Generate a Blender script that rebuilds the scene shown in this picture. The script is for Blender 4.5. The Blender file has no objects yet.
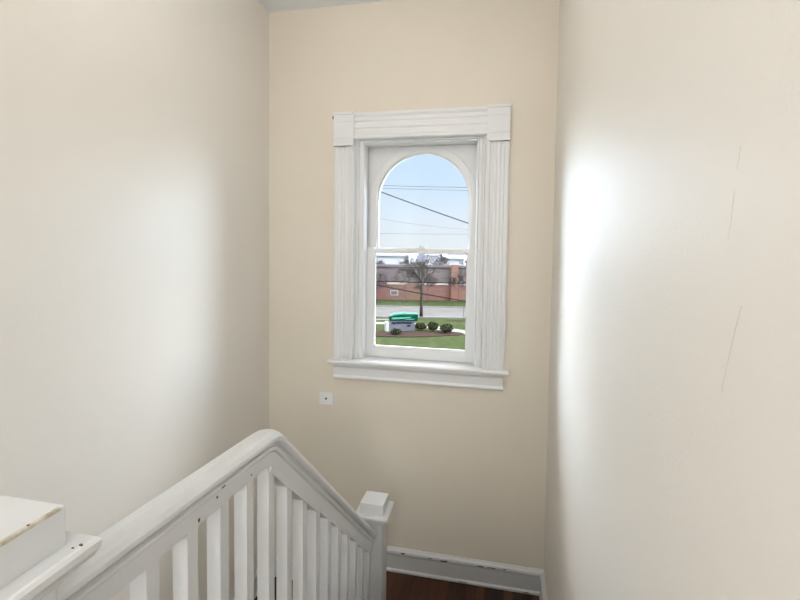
import bpy, bmesh, math, random
from mathutils import Vector, Matrix
random.seed(7)
S = bpy.context.scene
col = bpy.context.collection
V = Vector

# ------------------------------------------------------------------ materials
def mat(name, color=(.8, .8, .8), rough=.5, spec=.5, metal=0.0):
    m = bpy.data.materials.new(name); m.use_nodes = True
    b = m.node_tree.nodes['Principled BSDF']
    b.inputs['Base Color'].default_value = (*color, 1)
    b.inputs['Roughness'].default_value = rough
    b.inputs['Specular IOR Level'].default_value = spec
    b.inputs['Metallic'].default_value = metal
    return m

def noisy(m, c1, c2, scale=5, detail=4, stretch=(1, 1, 1), lo=.35, hi=.65):
    nt = m.node_tree; n = nt.nodes; l = nt.links; b = n['Principled BSDF']
    tc = n.new('ShaderNodeTexCoord'); mp = n.new('ShaderNodeMapping'); mp.inputs['Scale'].default_value = stretch
    ns = n.new('ShaderNodeTexNoise'); ns.inputs['Scale'].default_value = scale; ns.inputs['Detail'].default_value = detail
    rp = n.new('ShaderNodeValToRGB')
    rp.color_ramp.elements[0].position = lo; rp.color_ramp.elements[1].position = hi
    rp.color_ramp.elements[0].color = (*c1, 1); rp.color_ramp.elements[1].color = (*c2, 1)
    l.new(tc.outputs['Object'], mp.inputs['Vector']); l.new(mp.outputs[0], ns.inputs['Vector'])
    l.new(ns.outputs['Fac'], rp.inputs['Fac']); l.new(rp.outputs['Color'], b.inputs['Base Color'])
    return m

def bumpy(m, scale=200, strength=.1, dist=.001, detail=2):
    nt = m.node_tree; n = nt.nodes; l = nt.links; b = n['Principled BSDF']
    tc = n.new('ShaderNodeTexCoord'); ns = n.new('ShaderNodeTexNoise')
    ns.inputs['Scale'].default_value = scale; ns.inputs['Detail'].default_value = detail
    bp = n.new('ShaderNodeBump'); bp.inputs['Strength'].default_value = strength; bp.inputs['Distance'].default_value = dist
    l.new(tc.outputs['Object'], ns.inputs['Vector']); l.new(ns.outputs['Fac'], bp.inputs['Height']); l.new(bp.outputs[0], b.inputs['Normal'])
    return m

WALLC = (.80, .75, .66)
M = {}
M['wall'] = bumpy(noisy(mat('cream_eggshell_paint', WALLC, .47, .6), (.795, .75, .685), (.815, .773, .71), 1.2), 120, .35, .0016)
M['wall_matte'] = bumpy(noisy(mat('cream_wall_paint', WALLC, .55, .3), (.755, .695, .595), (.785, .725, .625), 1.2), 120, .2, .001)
M['ceil'] = bumpy(mat('ceiling_paint', (.88, .90, .92), .7, .2), 60, .1, .001)
M['white'] = bumpy(noisy(mat('white_gloss_paint', (.85, .85, .84), .32, .5), (.665, .672, .68), (.70, .706, .71), 6), 70, .18, .0012)
M['winwhite'] = bumpy(mat('window_white_paint', (.80, .81, .82), .32, .5), 70, .15, .001)
M['chip'] = mat('bare_wood_chip', (.16, .11, .07), .8, .2)
M['oldpaint'] = noisy(mat('worn_yellow_paint', (.55, .47, .33), .7, .3), (.42, .37, .28), (.62, .58, .50), 90)
M['crack'] = mat('plaster_crack', (.68, .64, .57), .8, .1)
M['metal'] = mat('brass_metal', (.6, .55, .45), .35, .5, 1)
M['dark'] = mat('dark_metal', (.12, .12, .12), .5, .5)
M['plate'] = mat('plastic_plate', (.86, .86, .87), .35, .5)

def wood_floor():
    m = mat('dark_stained_oak', (.1, .04, .02), .4, .3)
    nt = m.node_tree; n = nt.nodes; l = nt.links; b = n['Principled BSDF']
    tc = n.new('ShaderNodeTexCoord'); mp = n.new('ShaderNodeMapping')
    mp.inputs['Rotation'].default_value = (0, 0, math.pi/2)
    br = n.new('ShaderNodeTexBrick'); br.inputs['Scale'].default_value = 1
    br.inputs['Brick Width'].default_value = 1.6; br.inputs['Row Height'].default_value = .058
    br.inputs['Mortar Size'].default_value = .0012; br.inputs['Bias'].default_value = 0
    br.inputs['Color1'].default_value = (.030, .012, .007, 1); br.inputs['Color2'].default_value = (.15, .058, .026, 1)
    br.inputs['Mortar'].default_value = (.015, .007, .004, 1)
    ns = n.new('ShaderNodeTexNoise'); ns.inputs['Scale'].default_value = 9; ns.inputs['Detail'].default_value = 6
    mp2 = n.new('ShaderNodeMapping'); mp2.inputs['Scale'].default_value = (12, 1, 1)
    mx = n.new('ShaderNodeMixRGB'); mx.blend_type = 'MULTIPLY'; mx.inputs['Fac'].default_value = .55
    l.new(tc.outputs['Object'], mp.inputs['Vector']); l.new(mp.outputs[0], br.inputs['Vector'])
    l.new(tc.outputs['Object'], mp2.inputs['Vector']); l.new(mp2.outputs[0], ns.inputs['Vector'])
    l.new(br.outputs['Color'], mx.inputs['Color1']); l.new(ns.outputs['Fac'], mx.inputs['Color2'])
    l.new(mx.outputs[0], b.inputs['Base Color'])
    return m
M['floor'] = wood_floor()

def glass():
    m = bpy.data.materials.new('window_glass'); m.use_nodes = True
    n = m.node_tree.nodes; l = m.node_tree.links; n.clear()
    o = n.new('ShaderNodeOutputMaterial'); mx = n.new('ShaderNodeMixShader'); t = n.new('ShaderNodeBsdfTransparent')
    g = n.new('ShaderNodeBsdfGlossy'); g.inputs['Roughness'].default_value = .02
    f = n.new('ShaderNodeFresnel'); f.inputs['IOR'].default_value = 1.25
    t.inputs['Color'].default_value = (1, 1, 1, 1)
    l.new(f.outputs[0], mx.inputs[0]); l.new(t.outputs[0], mx.inputs[1]); l.new(g.outputs[0], mx.inputs[2]); l.new(mx.outputs[0], o.inputs[0])
    return m
M['glass'] = glass()

# ------------------------------------------------------------------ mesh helpers
def obj(name, bm, m, parent=None, smooth=False, bevel=0):
    me = bpy.data.meshes.new(name); bmesh.ops.recalc_face_normals(bm, faces=bm.faces)
    bm.to_mesh(me); bm.free()
    me.materials.append(M[m] if isinstance(m, str) else m)
    o = bpy.data.objects.new(name, me); col.objects.link(o)
    if smooth:
        for p in me.polygons: p.use_smooth = True
    if bevel:
        b = o.modifiers.new('bevel', 'BEVEL'); b.width = bevel; b.segments = 2; b.limit_method = 'ANGLE'; b.angle_limit = .6
        b.harden_normals = False
    if parent: o.parent = parent
    return o
def empty(name, loc=(0, 0, 0)):
    o = bpy.data.objects.new(name, None); o.location = loc; o.empty_display_size = .1; col.objects.link(o); return o
def tag(o, label=None, cat=None, group=None, kind=None):
    for k, v in (('label', label), ('category', cat), ('group', group), ('kind', kind)):
        if v: o[k] = v
    return o
def B(): return bmesh.new()
def bx(bm, x0, x1, y0, y1, z0, z1, mtx=None):
    vs = [bm.verts.new((x, y, z)) for x in (x0, x1) for y in (y0, y1) for z in (z0, z1)]
    for f in ((0, 1, 3, 2), (4, 6, 7, 5), (0, 4, 5, 1), (2, 3, 7, 6), (0, 2, 6, 4), (1, 5, 7, 3)):
        bm.faces.new([vs[i] for i in f])
    if mtx:
        for v in vs: v.co = mtx @ v.co
    return vs
def sweep(bm, prof, path, frame, closed_caps=True):
    """prof: list of (a,b); path: points; frame(i)->(A,B) axes at each point"""
    rings = []
    for i, p in enumerate(path):
        A, Bx = frame(i)
        rings.append([bm.verts.new(V(p) + A*a + Bx*b) for a, b in prof])
    n = len(prof)
    for r0, r1 in zip(rings, rings[1:]):
        for k in range(n):
            bm.faces.new((r0[k], r0[(k+1) % n], r1[(k+1) % n], r1[k]))
    if closed_caps:
        bm.faces.new(rings[0]); bm.faces.new(rings[-1][::-1])
def tube(bm, pts, rad, seg=6):
    pts = [V(p) for p in pts]
    rings = []
    for i, p in enumerate(pts):
        d = (pts[min(i+1, len(pts)-1)] - pts[max(i-1, 0)]).normalized()
        a = d.orthogonal().normalized(); b = d.cross(a)
        r = rad[i] if isinstance(rad, (list, tuple)) else rad
        rings.append([bm.verts.new(p + (a*math.cos(t) + b*math.sin(t))*r) for t in [2*math.pi*k/seg for k in range(seg)]])
    for r0, r1 in zip(rings, rings[1:]):
        # match the closest start vertex so that rings never twist
        off = min(range(seg), key=lambda s: sum((r0[k].co - r1[(k+s) % seg].co).length for k in range(seg)))
        for k in range(seg):
            bm.faces.new((r0[k], r0[(k+1) % seg], r1[(k+1+off) % seg], r1[(k+off) % seg]))
        r1[:] = r1[off:] + r1[:off]
    bm.faces.new(rings[0][::-1]); bm.faces.new(rings[-1])
def poly_prism(bm, pts, y0, y1):
    """pts (x,z) polygon, thickness along y"""
    a = [bm.verts.new((x, y0, z)) for x, z in pts]; b = [bm.verts.new((x, y1, z)) for x, z in pts]
    bm.faces.new(a); bm.faces.new(b[::-1])
    for i in range(len(pts)):
        j = (i+1) % len(pts); bm.faces.new((a[i], b[i], b[j], a[j]))
def flat_poly(bm, pts, z0, z1):
    a = [bm.verts.new((x, y, z0)) for x, y in pts]; b = [bm.verts.new((x, y, z1)) for x, y in pts]
    bm.faces.new(a); bm.faces.new(b[::-1])
    for i in range(len(pts)):
        j = (i+1) % len(pts); bm.faces.new((a[i], b[i], b[j], a[j]))
def blob(bm, x, y, z, rx, ry, rz, seed, axis='z', n=9):
    """small irregular flake lying on a surface"""
    r = random.Random(seed); vs = []
    for k in range(n):
        t = 2*math.pi*k/n; q = r.uniform(.55, 1.15)
        a, b = math.cos(t)*q, math.sin(t)*q
        vs.append((a, b))
    th = .0008
    if axis == 'z': P = lambda a, b, h: (x + a*rx, y + b*ry, z + h)
    elif axis == 'x': P = lambda a, b, h: (x + h, y + a*ry, z + b*rz)
    else: P = lambda a, b, h: (x + a*rx, y - h, z + b*rz)
    lo = [bm.verts.new(P(a, b, -th)) for a, b in vs]; hi = [bm.verts.new(P(a, b, th)) for a, b in vs]
    bm.faces.new(lo); bm.faces.new(hi[::-1])
    for i in range(n): j = (i+1) % n; bm.faces.new((lo[i], hi[i], hi[j], lo[j]))

# ------------------------------------------------------------------ dimensions (metres, eye at origin)
XL, XR, D, ZC = -1.583, .302, 3.0, 1.564
ZL, ZLL, ZU = -2.19, -2.367, -1.295        # landing, lower corner of the landing, upper floor
YB = -2.6                                  # back wall behind the viewer
WX0, WX1, WZ0, WZ1 = -.962, -.108, -.80, .69   # opening in far wall
ZBOT = -4.6

# walls -------------------------------------------------------------
bm = B()
bx(bm, XL-.15, WX0, D, D+.32, ZBOT, ZC+.1); bx(bm, WX1, XR+.15, D, D+.32, ZBOT, ZC+.1)
bx(bm, WX0, WX1, D, D+.32, ZBOT, WZ0); bx(bm, WX0, WX1, D, D+.32, WZ1, ZC+.1)
tag(obj('wall_far', bm, 'wall_matte'), kind='structure')
bm = B(); bx(bm, XL-.15, XL, YB-.15, D, ZBOT, ZC+.1); tag(obj('wall_left', bm, 'wall'), kind='structure')
c0, c1, cz0, cz1 = -2.1, -.65, -.45, 1.15      # opening for an unseen window added in the right wall behind the viewer
bm = B(); bx(bm, XR, XR+.15, c1, D, ZBOT, ZC+.1); bx(bm, XR, XR+.15, YB-.15, c0, ZBOT, ZC+.1)
bx(bm, XR, XR+.15, c0, c1, ZBOT, cz0); bx(bm, XR, XR+.15, c0, c1, cz1, ZC+.1); tag(obj('wall_right', bm, 'wall'), kind='structure')
bm = B(); bx(bm, XL, XR, YB-.15, YB, ZBOT, ZC+.1); tag(obj('wall_back', bm, 'wall_matte'), kind='structure')
bm = B(); bx(bm, XL-.15, XR+.15, YB-.15, D+.32, ZC, ZC+.1); tag(obj('ceiling', bm, 'ceil'), kind='structure')

def in_parent(o, par):
    o.parent = par; o.matrix_parent_inverse = Matrix.Translation(-V(par.location)); return o
w3 = tag(empty('fill_window', (XR, (c0+c1)/2, cz0)), kind='structure')  # added out of view to let side light into the room
bm = B()
bx(bm, XR-.02, XR, c0-.1, c0, cz0-.1, cz1+.1); bx(bm, XR-.02, XR, c1, c1+.1, cz0-.1, cz1+.1)
bx(bm, XR-.02, XR, c0, c1, cz1, cz1+.1); bx(bm, XR-.04, XR, c0-.02, c1+.02, cz0-.03, cz0)
for a in ((c0, c0+.04, cz0, cz1), (c1-.04, c1, cz0, cz1), (c0, c1, cz0, cz0+.05), (c0, c1, cz1-.04, cz1), (c0, c1, .33, .37)): bx(bm, XR+.06, XR+.09, *a)
in_parent(obj('fill_window_frame', bm, 'winwhite'), w3)
bm = B(); bx(bm, XR+.075, XR+.08, c0, c1, cz0, cz1); in_parent(obj('glass_pane', bm, 'glass'), w3)

# floors and stairs --------------------------------------------------
RX = -.645                                  # centre line of the railing
bm = B()
bx(bm, XL, XR, YB, .36, ZU-.25, ZU); bx(bm, RX-.09, XR, .36, 1.44, ZU-.25, ZU)
bx(bm, RX-.02, XR, 1.44, 1.465, ZU-.03, ZU)
tag(obj('floor', bm, 'floor'), kind='structure')
bm = B(); bx(bm, RX-.11, XR, 2.33, D, ZL-.03, ZL); bx(bm, RX-.10, XR, 2.36, D, ZL-.2, ZL-.03)
tag(obj('floor', bm, 'floor'), kind='structure')
bm = B(); bx(bm, XL, RX-.10, 2.33, D, ZLL-.2, ZLL)
tag(obj('floor', bm, 'floor'), kind='structure')
rise = (ZU-ZL)/5
bm = B()
for k in range(4):
    y = 1.44 + .23*k; z = ZU - rise*(k+1)
    bx(bm, RX+.02, XR, y-.02, y+.255, z-.03, z)
for k in range(7):
    y = 2.33 - .23*(k+1); z = ZLL - rise*(k+1)
    bx(bm, XL, RX-.02, y-.025, y+.25, z-.03, z)
tag(obj('floor', bm, 'floor'), kind='structure')
bm = B()
for k in range(5):
    y = 1.44 + .23*k; z = ZU - rise*(k+1)
    bx(bm, RX+.02, XR, y, y+.02, z, z+rise-.03)
for k in range(8):
    y = 2.33 - .23*k; z = ZLL - rise*(k+1)
    bx(bm, XL, RX-.02, y-.02, y, z, z+rise-.03 if k else z+rise-.2)
tag(obj('trim_1', bm, 'white'), kind='structure')
# white stringer between the flights
bm = B()
pts = [(.40, ZU-.26), (.40, ZU+.03), (1.40, ZU+.03), (2.33, ZL+.10), (2.33, ZL-.45), (1.44, ZU-.4)]
a = [bm.verts.new((RX-.02, y, z)) for y, z in pts]; b = [bm.verts.new((RX+.02, y, z)) for y, z in pts]
bm.faces.new(a); bm.faces.new(b[::-1])
for i in range(len(pts)): j = (i+1) % len(pts); bm.faces.new((a[i], b[i], b[j], a[j]))
tag(obj('trim_2', bm, 'white'), kind='structure')

# baseboards ----------------------------------------------------------
BASE = [(0, 0), (.026, 0), (.026, .012), (.018, .022), (.0165, .112), (.021, .118), (.024, .128), (.021, .140), (.011, .149), (.006, .158), (0, .158)]
def baseboard(name, p0, p1, out, z, chips=()):
    bm = B(); out = V(out); up = V((0, 0, 1))
    sweep(bm, BASE, [V((*p0, z)), V((*p1, z))], lambda i: (out, up))
    o = tag(obj(name, bm, 'white'), kind='structure')
    return o
bf = baseboard('baseboard_far', (RX-.10, D), (XR, D), (0, -1, 0), ZL)
bm = B()
sweep(bm, BASE, [V((XL, D, ZLL)), V((RX-.10, D, ZLL))], lambda i: (V((0, -1, 0)), V((0, 0, 1))))
tag(obj('baseboard_far', bm, 'white'), kind='structure')
baseboard('baseboard_right', (XR, D-.02), (XR, 2.36), (-1, 0, 0), ZL)
baseboard('baseboard_left', (XL, D-.02), (XL, 2.33), (1, 0, 0), ZLL)
baseboard('baseboard_right', (XR, YB), (XR, 1.44), (-1, 0, 0), ZU)
baseboard('baseboard_left', (XL, YB), (XL, .36), (1, 0, 0), ZU)
bm = B()
for (x, z, rx, rz, s) in ((-.60, .136, .02, .006, 1), (-.33, .127, .022, .008, 2), (-.31, .130, .012, .006, 3), (-.09, .131, .035, .004, 4), (-.02, .131, .03, .003, 5), (.06, .135, .015, .003, 6), (-.42, .132, .02, .003, 8), (.20, .008, .03, .004, 7), (-.2, .009, .04, .003, 9)):
    bm = B(); blob(bm, x, D-.0245 if z > .05 else D-.0265, ZL+z, rx, 0, rz, s, 'y'); obj('paint_chip', bm, 'chip', bf)

# skirt boards along the stairs (hidden from the photo's view but plausible)
bm = B()
pts = [(1.30, ZU), (1.30, ZU+.16), (1.44, ZU+.16), (2.36, ZL+.16), (2.36, ZL), (1.44, ZU-.2)]
a = [bm.verts.new((XR-.018, y, z)) for y, z in pts]; b = [bm.verts.new((XR, y, z)) for y, z in pts]
bm.faces.new(a); bm.faces.new(b[::-1])
for i in range(len(pts)): j = (i+1) % len(pts); bm.faces.new((a[i], b[i], b[j], a[j]))
tag(obj('trim_3', bm, 'white'), kind='structure')

# ------------------------------------------------------------------ window_1
WCX = -.535
w1 = tag(empty('window_1', (WCX, D, -.785)), kind='structure')
def wp(name, bm, m='winwhite', bevel=.002, par=w1, smooth=False):
    o = obj(name, bm, m, None, smooth, bevel)
    o.parent = par
    off = V(w1.location)
    o.matrix_parent_inverse = Matrix.Translation(-off) if par is w1 else Matrix.Identity(4)
    return o
# fluted side casings: profile in x, swept in z
def casing_profile(w):
    # (x across, y out) from outer edge to inner edge
    f = [(0, 0), (0, .018), (.006, .022), (.016, .022), (.020, .017), (.026, .017), (.030, .021)]
    x = .034
    while x < w-.05:
        f += [(x, .021), (x+.004, .0175), (x+.010, .0165), (x+.016, .0175), (x+.020, .021)]; x += .024
    f += [(w-.030, .021), (w-.026, .024), (w-.020, .029), (w-.008, .031), (w-.002, .028), (w, .022), (w, 0)]
    return f
CW = .139
ZCB = .645
for s in (-1, 1):
    bm = B(); xo = WCX + s*.566
    sweep(bm, casing_profile(CW), [(xo, D, -.785), (xo, D, ZCB)], lambda i: (V((-s, 0, 0)), V((0, -1, 0))))
    wp('side_casing', bm, bevel=0)
    bm = B()
    x0, x1 = sorted((WCX + s*.567, WCX + s*(.566-CW+.002)))
    bx(bm, x0, x1, D-.034, D, ZCB, .858)
    bx(bm, x0-.001, x1+.001, D-.042, D, .846, .862)
    bx(bm, x0-.001, x1+.001, D-.037, D, .80, .806)
    bx(bm, x0-.001, x1+.001, D-.039, D, ZCB, ZCB+.010)
    bx(bm, x0-.001, x1+.001, D-.037, D, .695, .700)
    wp('corner_block', bm)
# head casing
bm = B()
hp = [(0, 0), (0, .025), (.004, .031), (.018, .031), (.026, .026), (.032, .021), (.055, .021), (.060, .016), (.068, .016), (.073, .021), (.10, .021),
      (.105, .016), (.113, .016), (.118, .021), (.140, .021), (.146, .027), (.158, .032), (.168, .032), (.168, 0)]
sweep(bm, hp, [(WCX-.43, D, .688), (WCX+.43, D, .688)], lambda i: (V((0, 0, 1)), V((0, -1, 0))))
wp('head_casing', bm, bevel=0)
# stool and apron
bm = B()
sp = [(-.0, -.785), (.205, -.785), (.205, -.803), (-.0, -.803)]
prof = [(.02, 0), (-.050, 0), (-.058, -.003), (-.062, -.009), (-.062, -.018), (-.058, -.025), (-.050, -.028), (.02, -.028)]
sweep(bm, prof, [(WCX-.592, D, -.773), (WCX+.592, D, -.773)], lambda i: (V((0, 1, 0)), V((0, 0, 1))))
bx(bm, WX0, WX1, D, D+.15, -.801, -.7735)
wp('window_stool', bm, bevel=0)
bm = B()
ap = [(0, 0), (-.040, 0), (-.042, -.006), (-.034, -.018), (-.026, -.024), (-.024, -.028), (-.024, -.078), (-.028, -.083), (-.031, -.092), (-.028, -.101), (-.020, -.106), (0, -.106)]
sweep(bm, ap, [(WCX-.560, D, -.801), (WCX+.560, D, -.801)], lambda i: (V((0, 1, 0)), V((0, 0, 1))))
wp('apron', bm, bevel=0)
# jamb liner
bm = B()
bx(bm, WX0, WX0+.004, D, D+.20, -.80, WZ1); bx(bm, WX1-.004, WX1, D, D+.20, -.80, WZ1); bx(bm, WX0, WX1, D, D+.20, WZ1-.004, WZ1)
wp('jamb', bm, bevel=0)
# inner stop moulding
st = [(0, 0), (0, .086), (.004, .092), (.012, .092), (.017, .084), (.022, .070), (.040, .068), (.044, .074), (.050, .074), (.055, .066), (.055, 0)]
for s in (-1, 1):
    bm = B(); xo = WCX + s*(.427-.004)
    sweep(bm, st, [(xo, D+.098, -.7735), (xo, D+.098, WZ1-.004)], lambda i: (V((-s, 0, 0)), V((0, -1, 0))))
    wp('stop_moulding', bm, bevel=0)
bm = B()
sth = [(0, 0), (0, .086), (.003, .092), (.009, .092), (.012, .084), (.014, .070), (.020, .070), (.024, .064), (.026, 0)]
sweep(bm, sth, [(WCX-.37, D+.098, WZ1-.004), (WCX+.37, D+.098, WZ1-.004)], lambda i: (V((0, 0, -1)), V((0, -1, 0))))
wp('stop_moulding', bm, bevel=0)
# lower sash: front Y 3.10..3.135
LX0, LX1 = -.918, -.152
y0, y1 = D+.10, D+.135
sash = tag(empty('lower_sash', (0, 0, 0)));
sash.parent = w1; sash.matrix_parent_inverse = Matrix.Translation(-V(w1.location))
def box_part(name, par, args, m='winwhite', bevel=.003):
    bm = B()
    for a in args: bx(bm, *a)
    o = obj(name, bm, m, par, bevel=bevel); return o
box_part('sash_frame', sash, [(LX0, -.852, y0, y1, -.772, -.020), (-.219, LX1, y0, y1, -.772, -.020), (-.852, -.219, y0, y1, -.772, -.702), (-.852, -.219, y0, y1, -.054, -.026)])
box_part('glazing_bead', sash, [(-.852, -.846, y0+.008, y1-.008, -.702, -.052), (-.225, -.219, y0+.008, y1-.008, -.702, -.052), (-.852, -.219, y0+.008, y1-.008, -.702, -.695)], bevel=0)
box_part('glass_pane', sash, [(-.85, -.221, y0+.018, y0+.020, -.70, -.054)], 'glass', 0)
# upper sash with arched glass
us = tag(empty('upper_sash', (0, 0, 0))); us.parent = w1; us.matrix_parent_inverse = Matrix.Translation(-V(w1.location))
y0, y1 = D+.142, D+.178
gx, ghw, gsp = -.530, .317, .298        # arch centre, half-width, springing height
N = 36
bm = B()
X0, X1, Z0, Z1 = -.95, -.12, -.058, .686; ZG = -.020
arc = [(gx + ghw*math.cos(t), gsp + ghw*1.02*math.sin(t)) for t in [math.pi*k/N for k in range(N+1)]]   # right to left over the top
# outline strips of quads between arc and rectangle
def outer(p):
    x, z = p; dx, dz = x-gx, z-gsp
    c = []
    if dz > 1e-6: c.append((Z1-gsp)/dz)
    if dx > 1e-6: c.append((X1-gx)/dx)
    if dx < -1e-6: c.append((X0-gx)/dx)
    t = min(c); return (gx+dx*t, gsp+dz*t)
inn = [(gx+ghw, ZG)] + arc + [(gx-ghw, ZG)]
out = [(X1, ZG)] + [outer(p) for p in arc] + [(X0, ZG)]
def corner_fix(o):
    return o
def strip(bm, inn, out, y0, y1):
    A = [[bm.verts.new((x, y, z)) for x, z in L] for L in (inn, out) for y in (y0, y1)]
    i0, i1, o0, o1 = A
    for k in range(len(inn)-1):
        bm.faces.new((i0[k], i0[k+1], o0[k+1], o0[k])); bm.faces.new((i1[k], o1[k], o1[k+1], i1[k+1]))
        bm.faces.new((i0[k], i1[k], i1[k+1], i0[k+1])); bm.faces.new((o0[k], o0[k+1], o1[k+1], o1[k]))
    for k in (0, -1): bm.faces.new((i0[k], o0[k], o1[k], i1[k]))
# insert exact corners so that the panel fills the rectangle
def with_corners(inn, out):
    I, O = [], []
    for k in range(len(inn)):
        if k:
            a, b = out[k-1], out[k]
            if abs(a[0]-b[0]) > 1e-4 and abs(a[1]-b[1]) > 1e-4:
                cx = X1 if a[0] > gx else X0
                I.append(((inn[k-1][0]+inn[k][0])/2, (inn[k-1][1]+inn[k][1])/2)); O.append((cx, Z1))
        I.append(inn[k]); O.append(out[k])
    return I, O
inn2, out2 = with_corners(inn, out)
strip(bm, inn2, out2, y0, y1)
bx(bm, X0, X1, y0, y1, Z0, ZG)
obj('sash_frame', bm, 'winwhite', us)
# raised arch moulding
def arc_band(r0, r1, ya, yb, zb=-.020):
    bm = B()
    a = [(gx+r0, zb)] + [(gx + r0*math.cos(t), gsp + r0*1.02*math.sin(t)) for t in [math.pi*k/N for k in range(N+1)]] + [(gx-r0, zb)]
    b = [(gx+r1, zb)] + [(gx + r1*math.cos(t), gsp + r1*1.02*math.sin(t)) for t in [math.pi*k/N for k in range(N+1)]] + [(gx-r1, zb)]
    strip(bm, a, b, ya, yb); return bm
obj('arch_moulding', arc_band(ghw+.002, ghw+.050, y0-.006, y0), 'winwhite', us, bevel=.003)
obj('glazing_bead', arc_band(ghw-.008, ghw+.004, y0+.012, y1+.004), 'winwhite', us)
bm = B()
poly_prism(bm, [(gx+ghw, ZG-.002)] + arc + [(gx-ghw, ZG-.002)], y0+.020, y0+.022)
obj('glass_pane', bm, 'glass', us)
# sash lock
bm = B(); bx(bm, -.558, -.500, D+.108, D+.135, -.026, -.017)
bx(bm, -.545, -.520, D+.112, D+.130, -.017, -.006); tube(bm, [(-.53, D+.12, -.010), (-.495, D+.115, -.008)], .004, 8)
lk = wp('sash_lock', bm, 'winwhite', .001); lk['label'] = 'small painted sash lock on the meeting rail'
# worn spot left of the window head (old nail in chipped paint)
bm = B()
blob(bm, -1.118, D-.001, .838, .007, 0, .012, 31, 'y'); blob(bm, -1.110, D-.001, .852, .006, 0, .006, 35, 'y'); c = wp('paint_chip', bm, 'chip', 0); c['label'] = 'dark chipped spot beside the left corner block'
# ------------------------------------------------------------------ cable jack plate
jp = empty('wall_jack', (-1.153, D, -1.058))
tag(jp, 'small white cable jack plate on the far wall below the window', 'wall jack')
bm = B(); bx(bm, -.050, .050, -.007, 0, -.042, .042); o = obj('cover_plate', bm, 'plate', jp, bevel=.003)
bm = B(); tube(bm, [(0, -.006, .002), (0, -.016, .002)], .0065, 14); s_ = obj('connector', bm, 'dark', jp); s_['label'] = 'round grey threaded connector'
for sx in (-.036, .036):
    bm = B(); tube(bm, [(sx, -.0065, 0), (sx, -.0085, 0)], .003, 10); obj('screw', bm, 'plate', jp)

# ------------------------------------------------------------------ stair railing
rail = empty('stair_railing', (RX, 1.2, ZU))
tag(rail, 'white painted wooden stair railing with square balusters and boxy newel posts', 'railing')
def rp(name, bm, m='white', bevel=0, par=None, smooth=False):
    o = obj(name, bm, m, None, smooth, bevel)
    o.parent = par or rail
    o.matrix_parent_inverse = Matrix.Translation(-V(rail.location)) if (par is None) else Matrix.Identity(4)
    return o
sl = -.888
YBD = 1.230         # bend
def flat_z(y): return -.497 - .05*(y-.6)
def rail_z(y):      # top of the rail
    return flat_z(y) if y < YBD else flat_z(YBD) + sl*(y-YBD)
# handrail profile (x across, h down from the top, perpendicular to the run)
HP = [(-.010, -.001), (.006, 0), (.018, -.003), (.028, -.009), (.035, -.018), (.036, -.027), (.030, -.035), (.020, -.038), (.019, -.043), (.026, -.047), (.026, -.055),
      (.019, -.060), (.0195, -.063), (.0195, -.098), (-.0195, -.098), (-.0195, -.063), (-.019, -.060), (-.026, -.055), (-.026, -.047), (-.019, -.043), (-.020, -.038), (-.030, -.035),
      (-.036, -.027), (-.035, -.018), (-.028, -.009), (-.018, -.003)]
# path of the bend with a small easing radius
ang = math.atan(-sl)
path, nrm = [(RX, .50, flat_z(.5))], [.05]
R_ = .15; a0 = .05; tl = R_*math.tan((ang-a0)/2)
y_s, z_s = YBD - tl*math.cos(a0), flat_z(YBD) + tl*math.sin(a0)
for k in range(9):
    t = a0 + (ang-a0)*k/8
    y = y_s + R_*(math.sin(t)-math.sin(a0)); z = z_s - R_*(math.cos(a0)-math.cos(t))
    path.append((RX, y, z)); nrm.append(t)
ye = 2.345
path.append((RX, ye, rail_z(ye))); nrm.append(ang)
bm = B()
sweep(bm, HP, path, lambda i: (V((1, 0, 0)), V((0, math.sin(nrm[i]), math.cos(nrm[i])))))
hr = rp('handrail', bm, bevel=.0015)
for p in hr.data.polygons: p.use_smooth = False
bm = B()
sweep(bm, [(-.017, -.097), (.0185, -.097), (.0185, -.109), (-.017, -.109)], [(RX, 1.255, rail_z(1.255)), (RX, 2.34, rail_z(2.34))], lambda i: (V((1, 0, 0)), V((0, math.sin(ang), math.cos(ang)))))
rp('under_rail', bm, bevel=.001)
# thin fillet strip under the bend, ends part way down
bm = B()
FP = [(-.0175, -.097), (.0225, -.097), (.0225, -.115), (-.0175, -.115)]
c_, s2_ = math.cos(ang), math.sin(ang)
pf = [(RX, 1.262, rail_z(1.262)), (RX, 1.62, rail_z(1.62))]
sweep(bm, FP, pf, lambda i: (V((1, 0, 0)), V((0, s2_, c_))))
rp('fillet_strip', bm, bevel=.001)
# balusters
def base_z(y):
    return ZU+.03 if y < 1.40 else ZU+.03 + (ZL+.10-ZU-.03)/(2.33-1.40)*(y-1.40)
for k in range(-1, 14):
    yc = .7375 + .1165*k
    ya, yb = yc-.0175, yc+.0175
    bm = B()
    def under(y):
        return min(flat_z(y)-.0965, flat_z(YBD) + sl*(y-YBD) - .108/c_)
    vs = bx(bm, RX-.0185, RX+.0185, ya, yb, 0, 1)
    for v in vs:
        if v.co.z > .5: v.co.z = under(v.co.y)
        else: v.co.z = base_z(v.co.y)
    rp('baluster', bm, bevel=.002)
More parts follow.
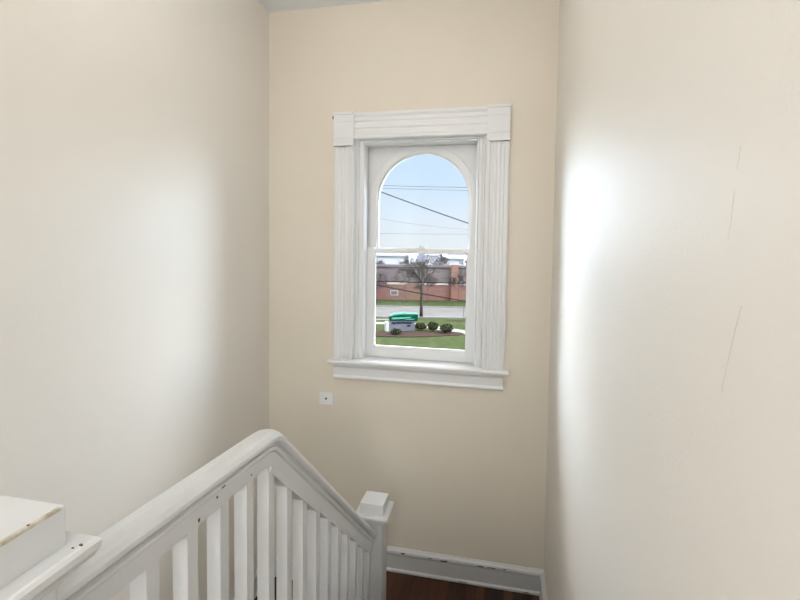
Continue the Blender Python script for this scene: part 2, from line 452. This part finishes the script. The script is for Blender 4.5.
# newels
def newel(x, y, ztop, zbot, chips=False):
    h = .0635
    bm = B(); bx(bm, x-.056, x+.056, y-.056, y+.056, zbot, ztop-.070)
    n = rp('newel_post', bm, bevel=.003)
    # cap: moulding, plate, block
    bm = B()
    prof = [(.056, -.112), (.059, -.110), (.061, -.105), (.064, -.101), (.068, -.099), (.072, -.097), (.072, -.092), (.077, -.089), (.086, -.083), (.089, -.077), (.092, -.073), (.0925, -.063), (.089, -.058), (.086, -.0565)]
    rings = []
    for w, z in prof:
        rings.append([bm.verts.new((x+a*w, y+b*w, ztop+z)) for a, b in ((-1, -1), (1, -1), (1, 1), (-1, 1))])
    for r0, r1 in zip(rings, rings[1:]):
        for k in range(4): bm.faces.new((r0[k], r0[(k+1) % 4], r1[(k+1) % 4], r1[k]))
    bm.faces.new(rings[0]); bm.faces.new(rings[-1][::-1])
    cm = rp('cap_moulding', bm, par=n)
    bm = B(); bx(bm, x-h, x+h, y-h, y+h, ztop-.058, ztop)
    cb = rp('cap_block', bm, par=n, bevel=.003)
    return n, cm, cb
n1, cm1, cb1 = newel(RX+.004, 2.392, -1.365, ZL)
ny, nz = .459, -.3645
n2, cm2, cb2 = newel(RX, ny, nz, ZU)
bm = B()
for (x, y, s, r1, r2) in ((.0885, .080, 41, .0028, .002), (.0835, .072, 42, .0018, .0014)):
    bm = B(); blob(bm, RX+x-.004, ny+y-.014, nz-.0565, r1*1.25, r2*1.25, 0, s, 'z'); rp('paint_chip', bm, 'chip', par=cm2)
# worn yellowed edge on the near block
bm = B()
h = .0635
r = random.Random(3)
ring = []
for k in range(22):
    t = k/21; y = ny-h+.004 + t*(2*h-.012)
    w = .0030*(1-.55*t)*r.uniform(.6, 1.25) + .0008
    d = .0026*(1-.6*t)*r.uniform(.7, 1.1) + .0006
    ring.append([bm.verts.new((RX+h-.0020-w, y, nz+.0005)), bm.verts.new((RX+h-.0003, y, nz-.0003)), bm.verts.new((RX+h+.0005, y, nz-.0024-d))])
for a, b in zip(ring, ring[1:]):
    bm.faces.new((a[0], b[0], b[1], a[1])); bm.faces.new((a[1], b[1], b[2], a[2]))
c = rp('worn_edge', bm, 'oldpaint', par=cb2); c['label'] = 'yellowed worn paint along the upper edge'
bm = B(); blob(bm, RX+h-.003, ny+.012, nz+.0003, .0022, .0022, 0, 44, 'z')
c = rp('paint_chip', bm, 'chip', par=cb2); c['label'] = 'brown chip on the worn upper edge'
# small chips on rail and balusters
bm = B()
for (y, z, ry, rz, s) in ((.955, -.541, .010, .0022, 51), (.930, -.553, .003, .003, 52)):
    bm = B(); blob(bm, RX+.0262, y, z-.024, 0, ry, rz, s, 'x'); rp('paint_chip', bm, 'chip', par=hr)
for (y, z, ry, rz, s) in ((.873, -.572, .003, .005, 53), (1.09, -.578, .003, .003, 55)):
    bm = B(); blob(bm, RX+.0196, y, z-.026, 0, ry, rz, s, 'x'); rp('paint_chip', bm, 'chip', par=hr)

# cracks in the plaster of the right wall
def crack(pts, w):
    bm = B(); r = random.Random(len(pts)+int(w*1e5)); P = []
    for (a, b) in zip(pts, pts[1:]):
        n = 7
        for k in range(n): t = k/n; P.append((a[0]*(1-t)+b[0]*t + r.uniform(-.0008, .0008), a[1]*(1-t)+b[1]*t))
    P.append(pts[-1])
    L = [bm.verts.new((XR-.0006, y-w*r.uniform(.3, 1), z)) for y, z in P]; Rr = [bm.verts.new((XR-.0006, y+w*r.uniform(.3, 1), z)) for y, z in P]
    Bk = [bm.verts.new((XR+.001, y, z)) for y, z in P]
    for k in range(len(P)-1):
        bm.faces.new((L[k], L[k+1], Rr[k+1], Rr[k])); bm.faces.new((L[k], Bk[k], Bk[k+1], L[k+1])); bm.faces.new((Rr[k], Rr[k+1], Bk[k+1], Bk[k]))
    o = obj('plaster_crack', bm, 'crack', bpy.data.objects['wall_right']); return o
crack([(.678, -.073), (.684, -.085), (.698, -.120), (.700, -.128), (.722, -.198)], .0010)
crack([(.7105, .079), (.7145, .055), (.724, .012)], .0005)
crack([(.7005, .135), (.7065, .105)], .0004)

# ------------------------------------------------------------------ unseen fill lamps, added above the frame and behind the viewer
def fill_ceiling_lamp(x, y, label):
    lamp = empty('fill_ceiling_lamp', (x, y, ZC)); tag(lamp, label, 'lamp')
    bm = B(); tube(bm, [(0, 0, 0), (0, 0, -.012), (0, 0, -.03)], [.075, .075, .05], 24); obj('fill_lamp_base', bm, 'metal', lamp)
    bm = B(); tube(bm, [(0, 0, -.03), (0, 0, -.06)], .022, 16); obj('socket', bm, 'plate', lamp)
fill_ceiling_lamp(-.64, 1.55, 'added bare globe fill lamp on the ceiling above the stairwell')
fill_ceiling_lamp(-.64, -1.0, 'added bare globe fill lamp on the ceiling above the upper hall')

fl = empty('fill_floor_lamp', (-.1, -1.95, ZU)); tag(fl, 'added slim standing fill lamp with a bare globe in the upper hall', 'lamp')  # added behind the viewer to brighten the stairwell
bm = B(); tube(bm, [(0, 0, 0), (0, 0, .02), (0, 0, .03)], [.14, .14, .03], 24); obj('fill_lamp_base', bm, 'metal', fl)
bm = B(); tube(bm, [(0, 0, .02), (0, 0, .45-ZU-.16)], .011, 12); obj('pole', bm, 'metal', fl)

# ------------------------------------------------------------------ outdoors
G = -5.5
M['lawn'] = noisy(mat('lawn_grass', (.2, .35, .1), .9, .1), (.018, .025, .010), (.032, .040, .019), 3.2, 8, (1, 1, 1), .3, .7)
M['mulch'] = noisy(mat('mulch', (.2, .13, .1), .95, .1), (.018, .013, .011), (.036, .026, .022), 9, 6)
M['road'] = noisy(mat('pale_asphalt', (.6, .58, .58), .9, .1), (.062, .06, .06), (.076, .073, .072), .6, 4)
M['walk'] = noisy(mat('pale_concrete', (.8, .78, .72), .9, .1), (.12, .115, .105), (.145, .14, .128), 2, 4)
M['kerb'] = mat('kerb_concrete', (.13, .125, .12), .9, .1)
M['bark'] = noisy(mat('bark', (.14, .11, .10), .9, .1), (.018, .017, .014), (.038, .035, .03), 20)
M['farbark'] = mat('hazy_twigs', (.055, .045, .048), .95, .05)
M['shrub'] = noisy(mat('shrub_leaves', (.1, .12, .07), .9, .1), (.010, .013, .006), (.034, .037, .02), 14, 4)
M['signgrey'] = mat('sign_lavender_grey', (.075, .076, .09), .6, .3)
M['signend'] = mat('sign_white', (.25, .245, .23), .6, .3)
M['signgreen'] = mat('sign_green', (.0015, .028, .017), .8, .1)
M['signmint'] = mat('sign_pale_green', (.06, .21, .15), .8, .1)
M['signtext'] = mat('sign_dark_letters', (.004, .005, .014), .9, .0)
M['signpurple'] = mat('sign_purple_letters', (.012, .003, .013), .9, .0)
M['wire'] = mat('black_cable', (.012, .010, .012), .7, .2)
M['wire2'] = mat('grey_cable', (.05, .055, .07), .7, .2)
M['pale'] = mat('pale_stone_band', (.36, .32, .29), .8, .2)
M['whiteroof'] = mat('white_metal_roof', (.40, .41, .45), .7, .2)
M['far'] = noisy(mat('hazy_hill', (.42, .43, .52), .95, .05), (.16, .165, .21), (.24, .25, .29), .08, 6)
M['brick'] = mat('red_brick', (.4, .2, .15), .9, .1)
def brickmat(m, c1, c2, mo):
    nt = m.node_tree; n = nt.nodes; l = nt.links; b = n['Principled BSDF']
    tc = n.new('ShaderNodeTexCoord'); mp = n.new('ShaderNodeMapping'); mp.inputs['Rotation'].default_value = (math.pi/2, 0, 0)
    br = n.new('ShaderNodeTexBrick'); br.inputs['Scale'].default_value = 1
    br.inputs['Brick Width'].default_value = .4; br.inputs['Row Height'].default_value = .12; br.inputs['Mortar Size'].default_value = .012
    for k, c in (('Color1', c1), ('Color2', c2), ('Mortar', mo)): br.inputs[k].default_value = (*c, 1)
    l.new(tc.outputs['Object'], mp.inputs['Vector']); l.new(mp.outputs[0], br.inputs['Vector'])
    ns = n.new('ShaderNodeTexNoise'); ns.inputs['Scale'].default_value = .5
    mx = n.new('ShaderNodeMixRGB'); mx.blend_type = 'MULTIPLY'; mx.inputs['Fac'].default_value = .4
    l.new(tc.outputs['Object'], ns.inputs['Vector']); l.new(br.outputs['Color'], mx.inputs['Color1']); l.new(ns.outputs['Color'], mx.inputs['Color2'])
    l.new(mx.outputs[0], b.inputs['Base Color'])
brickmat(M['brick'], (.215, .11, .085), (.175, .085, .065), (.22, .165, .145))
M['brick2'] = mat('mauve_brick', (.34, .22, .2), .9, .1)
brickmat(M['brick2'], (.15, .115, .115), (.12, .095, .095), (.17, .15, .15))
M['roofdark'] = mat('dark_gravel_roof', (.035, .03, .032), .9, .1)
M['darkglass'] = mat('dark_window', (.10, .10, .12), .25, .5)

for k_ in ('lawn', 'mulch', 'road', 'walk', 'kerb', 'bark', 'farbark', 'shrub', 'signgrey', 'signend', 'signgreen', 'signmint', 'signtext', 'signpurple', 'wire', 'wire2', 'pale', 'whiteroof', 'far', 'brick', 'brick2', 'roofdark'):
    M[k_].node_tree.nodes['Principled BSDF'].inputs['Specular IOR Level'].default_value = 0
def ground(name, pts, z0, z1, m):
    bm = B(); flat_poly(bm, pts, z0, z1); return tag(obj(name, bm, m), kind='structure')
ground('lawn', [(-60, 3.6), (60, 3.6), (60, 150), (-60, 150)], G-.3, G, 'lawn')
def along(x, y, s=.2): return lambda X: y + s*(X-x)
rn = along(-9.3, 34.25); rf = along(-10.8, 39.9)
ground('road', [(-45, rn(-45)), (40, rn(40)), (40, rf(40)), (-45, rf(-45))], G-.02, G+.02, 'road')
for f, w in ((rn, -.16), (rf, .16)):
    ground('kerb', [(-45, f(-45)), (40, f(40)), (40, f(40)+w), (-45, f(-45)+w)], G-.02, G+.10, 'kerb')
# footpaths
ground('sidewalk', [(-30, 29.6), (-8.9, 31.0), (-6.6, 31.5), (-5.8, 31.15), (-1.93, 28.95), (4, 25.4), (4, 27.2), (-2.0, 30.3), (-5.6, 32.1), (-6.6, 32.4), (-8.95, 31.8), (-30, 30.6)], G, G+.03, 'walk')
ground('sidewalk', [(-30, 29.2), (-7.9, 33.2), (-7.9, 33.5), (-30, 29.5)], G, G+.03, 'walk')
bed = []
for k in range(30):
    t = 2*math.pi*k/30
    bed.append((-5.6 + 3.4*math.cos(t) - .1*math.sin(t), 28.25 + .62*3.4*math.cos(t)*.44 + .95*math.sin(t)*(1+.12*math.sin(3*t))))
mb = ground('mulch_bed', bed, G, G+.05, 'mulch')
# sign
sgn = empty('monument_sign', (-6.2, 29.05, G+.04)); sgn.rotation_euler.z = math.atan2(1.0, 1.36)*.72
tag(sgn, 'low grey and green monument sign standing in the mulch bed on the lawn', 'sign')
bm = B(); bx(bm, -.80, .90, -.16, .16, 0, .69); obj('sign_body', bm, 'signgrey', sgn, bevel=.02)
bm = B(); bx(bm, -1.0, -.80, -.19, .19, 0, .62); o = obj('end_post', bm, 'signend', sgn, bevel=.02); o['label'] = 'white end post'
bm = B(); poly_prism(bm, [(-.72, .66), (1.08, .62), (1.10, 1.02), (-.1, 1.05), (-.42, 1.04), (-.72, .94)], -.2, .2); o = obj('sign_header', bm, 'signgreen', sgn, bevel=.02); o['label'] = 'green header panel'
bm = B(); poly_prism(bm, [(-.60, .79), (.10, .80), (.62, .84), (.62, .90), (.05, .88), (-.60, .88)], -.215, -.2)
poly_prism(bm, [(.30, .72), (.85, .74), (.85, .78), (.30, .76)], -.215, -.2)
obj('header_lettering', bm, 'signmint', sgn)
bm = B()
poly_prism(bm, [(-.7, .90), (-.42, 1.03), (-.1, 1.07), (1.10, 1.04), (1.12, 1.09), (.4, 1.12), (.2, 1.2), (-.0, 1.13), (-.5, 1.12), (-.72, .98)], -.1, .1)
obj('header_rim', bm, 'signmint', sgn)
bm = B()
for x0, x1, z in ((-.62, -.34, .52), (-.30, .02, .53), (.05, .22, .54)): bx(bm, x0, x1, -.175, -.16, z-.06, z+.055)
obj('lettering', bm, 'signtext', sgn)
bm = B()
for x0, x1, z in ((.26, .46, .52), (.48, .70, .51), (.38, .60, .33)): bx(bm, x0, x1, -.175, -.16, z-.05, z+.05)
obj('lettering', bm, 'signpurple', sgn)

def shrub(x, y, r, h, label, seed):
    rr = random.Random(seed)
    root = empty('shrub', (x, y, G+.04)); tag(root, label, 'shrub', None)
    bm = B()
    for k in range(260):
        t = rr.uniform(0, 2*math.pi); ph = rr.uniform(0, 1); q = rr.uniform(.55, 1)**.5
        p = V((math.cos(t)*r*q*math.sqrt(max(0, 1-(2*ph-1)**2)), math.sin(t)*r*q*math.sqrt(max(0, 1-(2*ph-1)**2)), h*.55 + (ph-.5)*h*.95*q))
        s = .065
        n = V((rr.uniform(-1, 1), rr.uniform(-1, 1), rr.uniform(-.3, 1))).normalized(); a = n.orthogonal().normalized()*s; b = n.cross(a).normalized()*s*.6
        bm.faces.new([bm.verts.new(p + d) for d in (a, b, -a, -b)])
    bmesh.ops.create_icosphere(bm, subdivisions=2, radius=1, matrix=Matrix.Translation((0, 0, h*.5)) @ Matrix.Diagonal((r*.72, r*.72, h*.42, 1)))
    obj('foliage', bm, 'shrub', root)
    bm = B()
    for k in range(5):
        t = k*1.256
        tube(bm, [(0, 0, 0), (math.cos(t)*r*.4, math.sin(t)*r*.4, h*.6)], [.02, .008], 5)
    obj('stem', bm, 'bark', root)
shrub(-5.03, 29.75, .42, .42, 'low green-brown shrub in the mulch bed nearest the sign', 1)
shrub(-4.20, 29.55, .36, .58, 'dark upright shrub in the middle of the row right of the sign', 2)
shrub(-3.28, 29.15, .44, .56, 'dark rounded shrub at the right end of the mulch bed', 3)
shrub(-6.22, 27.75, .34, .34, 'small dark shrub in front of the lawn sign', 4)

def tree(x, y, h, label, seed, m='bark', spread=.5, levels=4, trunk=.09, fork=.35, zb=G, dens=3, lean=0):
    rr = random.Random(seed)
    root = empty('bare_tree', (x, y, zb)); tag(root, label, 'tree')
    bt, bb = B(), B()
    top = h*fork
    tube(bt, [(0, 0, -.05), (lean*.3, 0, top*.5), (lean, 0, top), (lean*1.2, 0, h*.8)], [trunk, trunk*.85, trunk*.7, trunk*.2], 7)
    def grow(p, d, L, r, lv):
        q = p + d*L*.5 + V((rr.uniform(-1, 1), rr.uniform(-1, 1), rr.uniform(-.5, 1)))*L*.08; e = p + d*L
        tube(bb, [p, q, e], [r, r*.75, r*.5], 4 if lv < 2 else 5)
        if lv <= 0: return
        for k in range(dens):
            t = rr.uniform(.4, 1); a = d.orthogonal().normalized(); a.rotate(Matrix.Rotation(rr.uniform(0, 6.28), 3, d))
            nd = (d + a*rr.uniform(.4, .9) + V((0, 0, .12))).normalized()
            grow(p + d*L*t, nd, L*rr.uniform(.55, .75), max(r*.55, .009), lv-1)
    for k in range(7):
        t = rr.uniform(0, 1); z = top + (h*.78-top)*t*.85
        a = rr.uniform(0, 6.28)
        d = V((math.cos(a)*spread, math.sin(a)*spread, rr.uniform(.5, .9))).normalized()
        grow(V((lean*(z/h+.2), 0, z)), d, h*.30*(1-.35*t), trunk*.4, levels-1)
    obj('trunk', bt, m, root, smooth=True); obj('branches', bb, m, root)
tree(-5.87, 34.95, 4.6, 'slender bare tree with dark trunk on the near road verge', 11, 'bark', .45, 4, .14, .38, dens=4)
tree(-2.35, 41.5, 2.3, 'small pale leafless tree at the right edge of the view', 12, mat('pale_twigs', (.62, .47, .30), .9, .1), .7, 3, .05, .2)
spots = [(-11.6, 43.6, 3.0, 21, 'hazy leafless tree at the far left before the brick building'), (-9.0, 44.1, 3.3, 22, 'hazy leafless tree before the brick building, left of the verge tree'),
         (-6.9, 44.5, 2.8, 23, 'hazy leafless tree before the brick building, behind the verge tree'), (-4.0, 45.1, 3.0, 25, 'hazy leafless tree before the brick wall left of the pier')]
for x, y, h, s, lb in spots: tree(x, y, h, lb, s, 'farbark', .45, 5, .03, .2, dens=4)

# low brick building across the road
bl = empty('brick_building', (-8, 46.2, G)); bl.rotation_euler.z = math.atan(.2)
tag(bl, 'long low red brick building across the road', 'building')
bm = B(); bx(bm, -26, 30, 0, 5, 0, 1.55); obj('wall', bm, 'brick', bl)
bm = B()
for x0, x1 in ((-26, -7), (-3.3, -1.25), (-.0, 2.9), (4.0, 9)): bx(bm, x0, x1, -.06, .4, 1.55, 1.74)
o = obj('stone_band', bm, 'pale', bl); o['label'] = 'pale stone coping'
bm = B(); bx(bm, -26, 30, .02, 5, 1.55, 3.2); o = obj('upper_wall', bm, 'brick2', bl); o['label'] = 'mauve brick upper wall'
bm = B(); bx(bm, -26.3, 30.3, -.05, 5.3, 3.2, 3.32); obj('roof', bm, 'roofdark', bl)
bm = B(); bx(bm, 3.15, 3.85, -.25, .1, 0, 3.6); o = obj('pier', bm, 'brick', bl)
for x0, x1 in ((-2.9, -2.1), (-7.4, -6.2), (9, 10)):
    bm = B(); bx(bm, x0, x1, -.03, .05, .45, .95); f = obj('window', bm, 'pale', bl)
    bm = B(); bx(bm, x0+.08, x1-.08, -.045, -.03, .52, .88); obj('pane', bm, 'darkglass', f)

# far white roofed sheds, wooded hills
def shed(x0, x1, y, z1, label, seed, m='whiteroof', zr=None):
    e = empty('shed', ((x0+x1)/2, y, G)); tag(e, label, 'shed')
    hw = (x1-x0)/2; h = z1-G
    bm = B(); bx(bm, -hw, hw, 0, 8, 0, h-.45); obj('wall', bm, m, e)
    bm = B(); a = [(-hw-.2, h-.5), (hw+.2, h-.5), (hw+.2, h-.1), (0, h), (-hw-.2, h-.1)]; poly_prism(bm, a, -.3, 8.3); obj('roof', bm, m, e)
shed(-23.5, -16.2, 82, -1.5, 'far white roofed shed at the left behind the brick building', 1)
shed(-15.4, -12.0, 96, -1.6, 'far narrow white roofed shed left of centre on the skyline', 2)
shed(-11.0, -6.6, 84, -1.9, 'far white roofed shed behind the right part of the brick building', 3)
shed(-6.0, -3.4, 90, -1.65, 'far white roofed shed at the right of the skyline', 4)
bm = B(); rr = random.Random(5); pts = [(-120, G-1)]
for k in range(81):
    x = -120 + 3*k; pts.append((x, -1.9 + .3*math.sin(k*.35) + rr.uniform(-.2, .2)))
pts.append((120, G-1))
poly_prism(bm, pts, 170, 190); tag(obj('hill', bm, 'far'), kind='structure')
for i, (x, y, h) in enumerate([(-14.6, 55, 3.9), (-11.0, 56, 4.2), (-7.4, 57, 4.2), (-3.8, 58, 4.1)]):
    tree(x, y, h, ['bare tree rising behind the left end of the visible roof', 'bare tree rising behind the roof left of centre', 'bare tree rising behind the roof, right of the verge tree', 'bare tree rising behind the roof at the right edge of the glass'][i], 60+i, 'farbark', .5, 5, .10, .3, dens=4)

# power lines: hung between points far outside the window's view, each with a little sag
def cable(p0, p1, r, m, label, sag=.25):
    p0, p1 = V(p0), V(p1); d = p1-p0
    a, b = p0 - d*2.0, p1 + d*2.0
    bm = B(); pts = []
    for k in range(41):
        t = k/40; p = a.lerp(b, t)
        # keeps the middle of the span on the sighted line while the ends rise
        p.z += sag*((2*t-1)**2)
        pts.append(p)
    tube(bm, pts, r, 6)
    tag(obj('power_line', bm, m), label, 'cable')
cable((-3.295, 12, 1.433), (-.854, 12, .562), .016, 'wire2', 'thick dark cable slanting down across the sky')
cable((-2.997, 11, -.98), (-.77, 11, -1.311), .014, 'wire', 'thick black cable slanting across the brick building')
cable((-6.36, 25, 3.21), (-1.814, 25, 3.045), .011, 'wire2', 'upper of the two thin parallel cables high in the sky')
cable((-6.358, 25, 3.06), (-1.811, 25, 2.89), .009, 'wire2', 'lower of the two thin parallel cables high in the sky')
cable((-5.252, 20, 1.123), (-3.47, 20, .867), .004, 'wire2', 'faint thin cable sloping gently below the slanting one in the sky')
cable((-7.87, 30, .72), (-2.31, 30, .72), .008, 'wire2', 'faint level cable low in the sky above the meeting rail')
cable((-8.176, 30, -2.42), (-2.126, 30, -2.40), .036, 'wire', 'dark level cable across the top of the brick building')
cable((-7.166, 30, -1.46), (-2.137, 30, -1.78), .014, 'wire2', 'thin drooping cable above the brick building')
# lamp post / sign post at the right
bm = B(); tube(bm, [(-2.67, 34.6, G), (-2.67, 34.6, G+1.0)], .02, 8); tag(obj('marker_post', bm, 'wire2'), 'thin grey marker post on the verge at the right', 'post')
ground('mulch_bed', [(-3.9, 34.0), (-2.3, 34.2), (-2.2, 34.5), (-3.2, 34.45)], G, G+.03, 'mulch')

# ------------------------------------------------------------------ world and lights
ZENITH = 5.0
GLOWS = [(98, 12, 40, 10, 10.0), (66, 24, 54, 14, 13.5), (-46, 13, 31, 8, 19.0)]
w = bpy.data.worlds.new('sky'); S.world = w; w.use_nodes = True
n = w.node_tree.nodes; l = w.node_tree.links
bg = n['Background']
tc = n.new('ShaderNodeTexCoord'); sx = n.new('ShaderNodeSeparateXYZ'); rp_ = n.new('ShaderNodeValToRGB')
l.new(tc.outputs['Generated'], sx.inputs[0]); l.new(sx.outputs['Z'], rp_.inputs['Fac'])
e = rp_.color_ramp.elements
e[0].position = 0; e[0].color = (.84, .92, .97, 1)
e[1].position = 1; e[1].color = (1, 1, 1, 1)
def stop(p, c):
    q = e.new(p); q.color = (*c, 1)
stop(.05, (.80, .92, 1.03)); stop(.12, (.69, .88, 1.07)); stop(.22, (.61, .84, 1.08)); stop(.40, (.9, .95, 1))
l.new(rp_.outputs['Color'], bg.inputs['Color'])
# overcast brightness rises towards the zenith, as in a real hazy sky
def maprange(src, a, b, c, d):
    m_ = n.new('ShaderNodeMapRange'); m_.interpolation_type = 'SMOOTHSTEP'
    for k, v in (('From Min', a), ('From Max', b), ('To Min', c), ('To Max', d)): m_.inputs[k].default_value = v
    l.new(src, m_.inputs['Value']); return m_.outputs[0]
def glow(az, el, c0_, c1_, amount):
    # extra sky brightness added around one direction to light the walls (azimuth from +Y towards +X)
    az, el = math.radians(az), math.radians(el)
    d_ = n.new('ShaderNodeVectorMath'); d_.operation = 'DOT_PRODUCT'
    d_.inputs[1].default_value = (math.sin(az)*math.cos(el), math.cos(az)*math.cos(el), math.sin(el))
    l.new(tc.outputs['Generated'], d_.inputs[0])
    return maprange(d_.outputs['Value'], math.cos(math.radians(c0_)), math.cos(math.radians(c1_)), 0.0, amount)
def plus(a, b):
    m_ = n.new('ShaderNodeMath'); m_.operation = 'ADD'; l.new(a, m_.inputs[0]); l.new(b, m_.inputs[1]); return m_.outputs[0]
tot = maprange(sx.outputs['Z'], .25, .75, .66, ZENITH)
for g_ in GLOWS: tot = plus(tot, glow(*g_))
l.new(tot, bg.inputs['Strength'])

def light(name, typ, loc, energy, color=(1, 1, 1), size=.2, rot=None, size_y=None, parent=None):
    d = bpy.data.lights.new(name, typ); d.energy = energy; d.color = color
    if typ == 'AREA':
        d.size = size
        if size_y: d.shape = 'RECTANGLE'; d.size_y = size_y
    elif typ == 'POINT': d.shadow_soft_size = size
    elif typ == 'SUN': d.angle = size
    o = bpy.data.objects.new(name, d); o.location = loc
    if rot: o.rotation_euler = rot
    col.objects.link(o); return o
light('sun', 'SUN', (0, 0, 20), 1.2, (1, .95, .88), .1, (math.radians(50), 0, math.radians(-60)))
FILL_LAMPS = (7, 1.5, 46)  # fill energies of the added stairwell, hall and floor lamps
light('fill_bulb', 'POINT', (-.1, -1.95, .45), FILL_LAMPS[2], (1, .97, .94), .14)
light('fill_bulb', 'POINT', (-.64, 1.55, ZC-.18), FILL_LAMPS[0], (1, .97, .94), .11)
light('fill_bulb', 'POINT', (-.64, -1.0, ZC-.18), FILL_LAMPS[1], (1, .97, .94), .11)
light('window_portal', 'AREA', (XR+.12, (c0+c1)/2, (cz0+cz1)/2), 1, (1, 1, 1), cz1-cz0, (0, math.radians(90), 0), c1-c0).data.cycles.is_portal = True
light('window_portal', 'AREA', (WCX, D+.25, -.05), 1, (1, 1, 1), .9, (math.radians(-90), 0, 0), 1.5).data.cycles.is_portal = True

# ------------------------------------------------------------------ camera
f, yaw, pitch, roll, sy = 469.7283, .2132, -.0471, .0126, 32.9649
cam = bpy.data.cameras.new('camera'); co = bpy.data.objects.new('camera', cam); col.objects.link(co)
fw = V((-math.sin(yaw)*math.cos(pitch), math.cos(yaw)*math.cos(pitch), math.sin(pitch)))
rt = V((math.cos(yaw), math.sin(yaw), 0)); up = rt.cross(fw)
r2 = rt*math.cos(roll) + up*math.sin(roll); u2 = -rt*math.sin(roll) + up*math.cos(roll)
co.matrix_world = Matrix(((r2.x, u2.x, -fw.x, 0), (r2.y, u2.y, -fw.y, 0), (r2.z, u2.z, -fw.z, 0), (0, 0, 0, 1)))
cam.sensor_fit = 'HORIZONTAL'; cam.sensor_width = 36; cam.lens = f/800*36
cam.shift_y = -sy/800
cam.clip_start = .02; cam.clip_end = 500
S.camera = co
S.view_settings.view_transform = 'Standard'; S.view_settings.look = 'None'
S.view_settings.exposure = .50; S.view_settings.gamma = 1; S.view_settings.use_curve_mapping = False
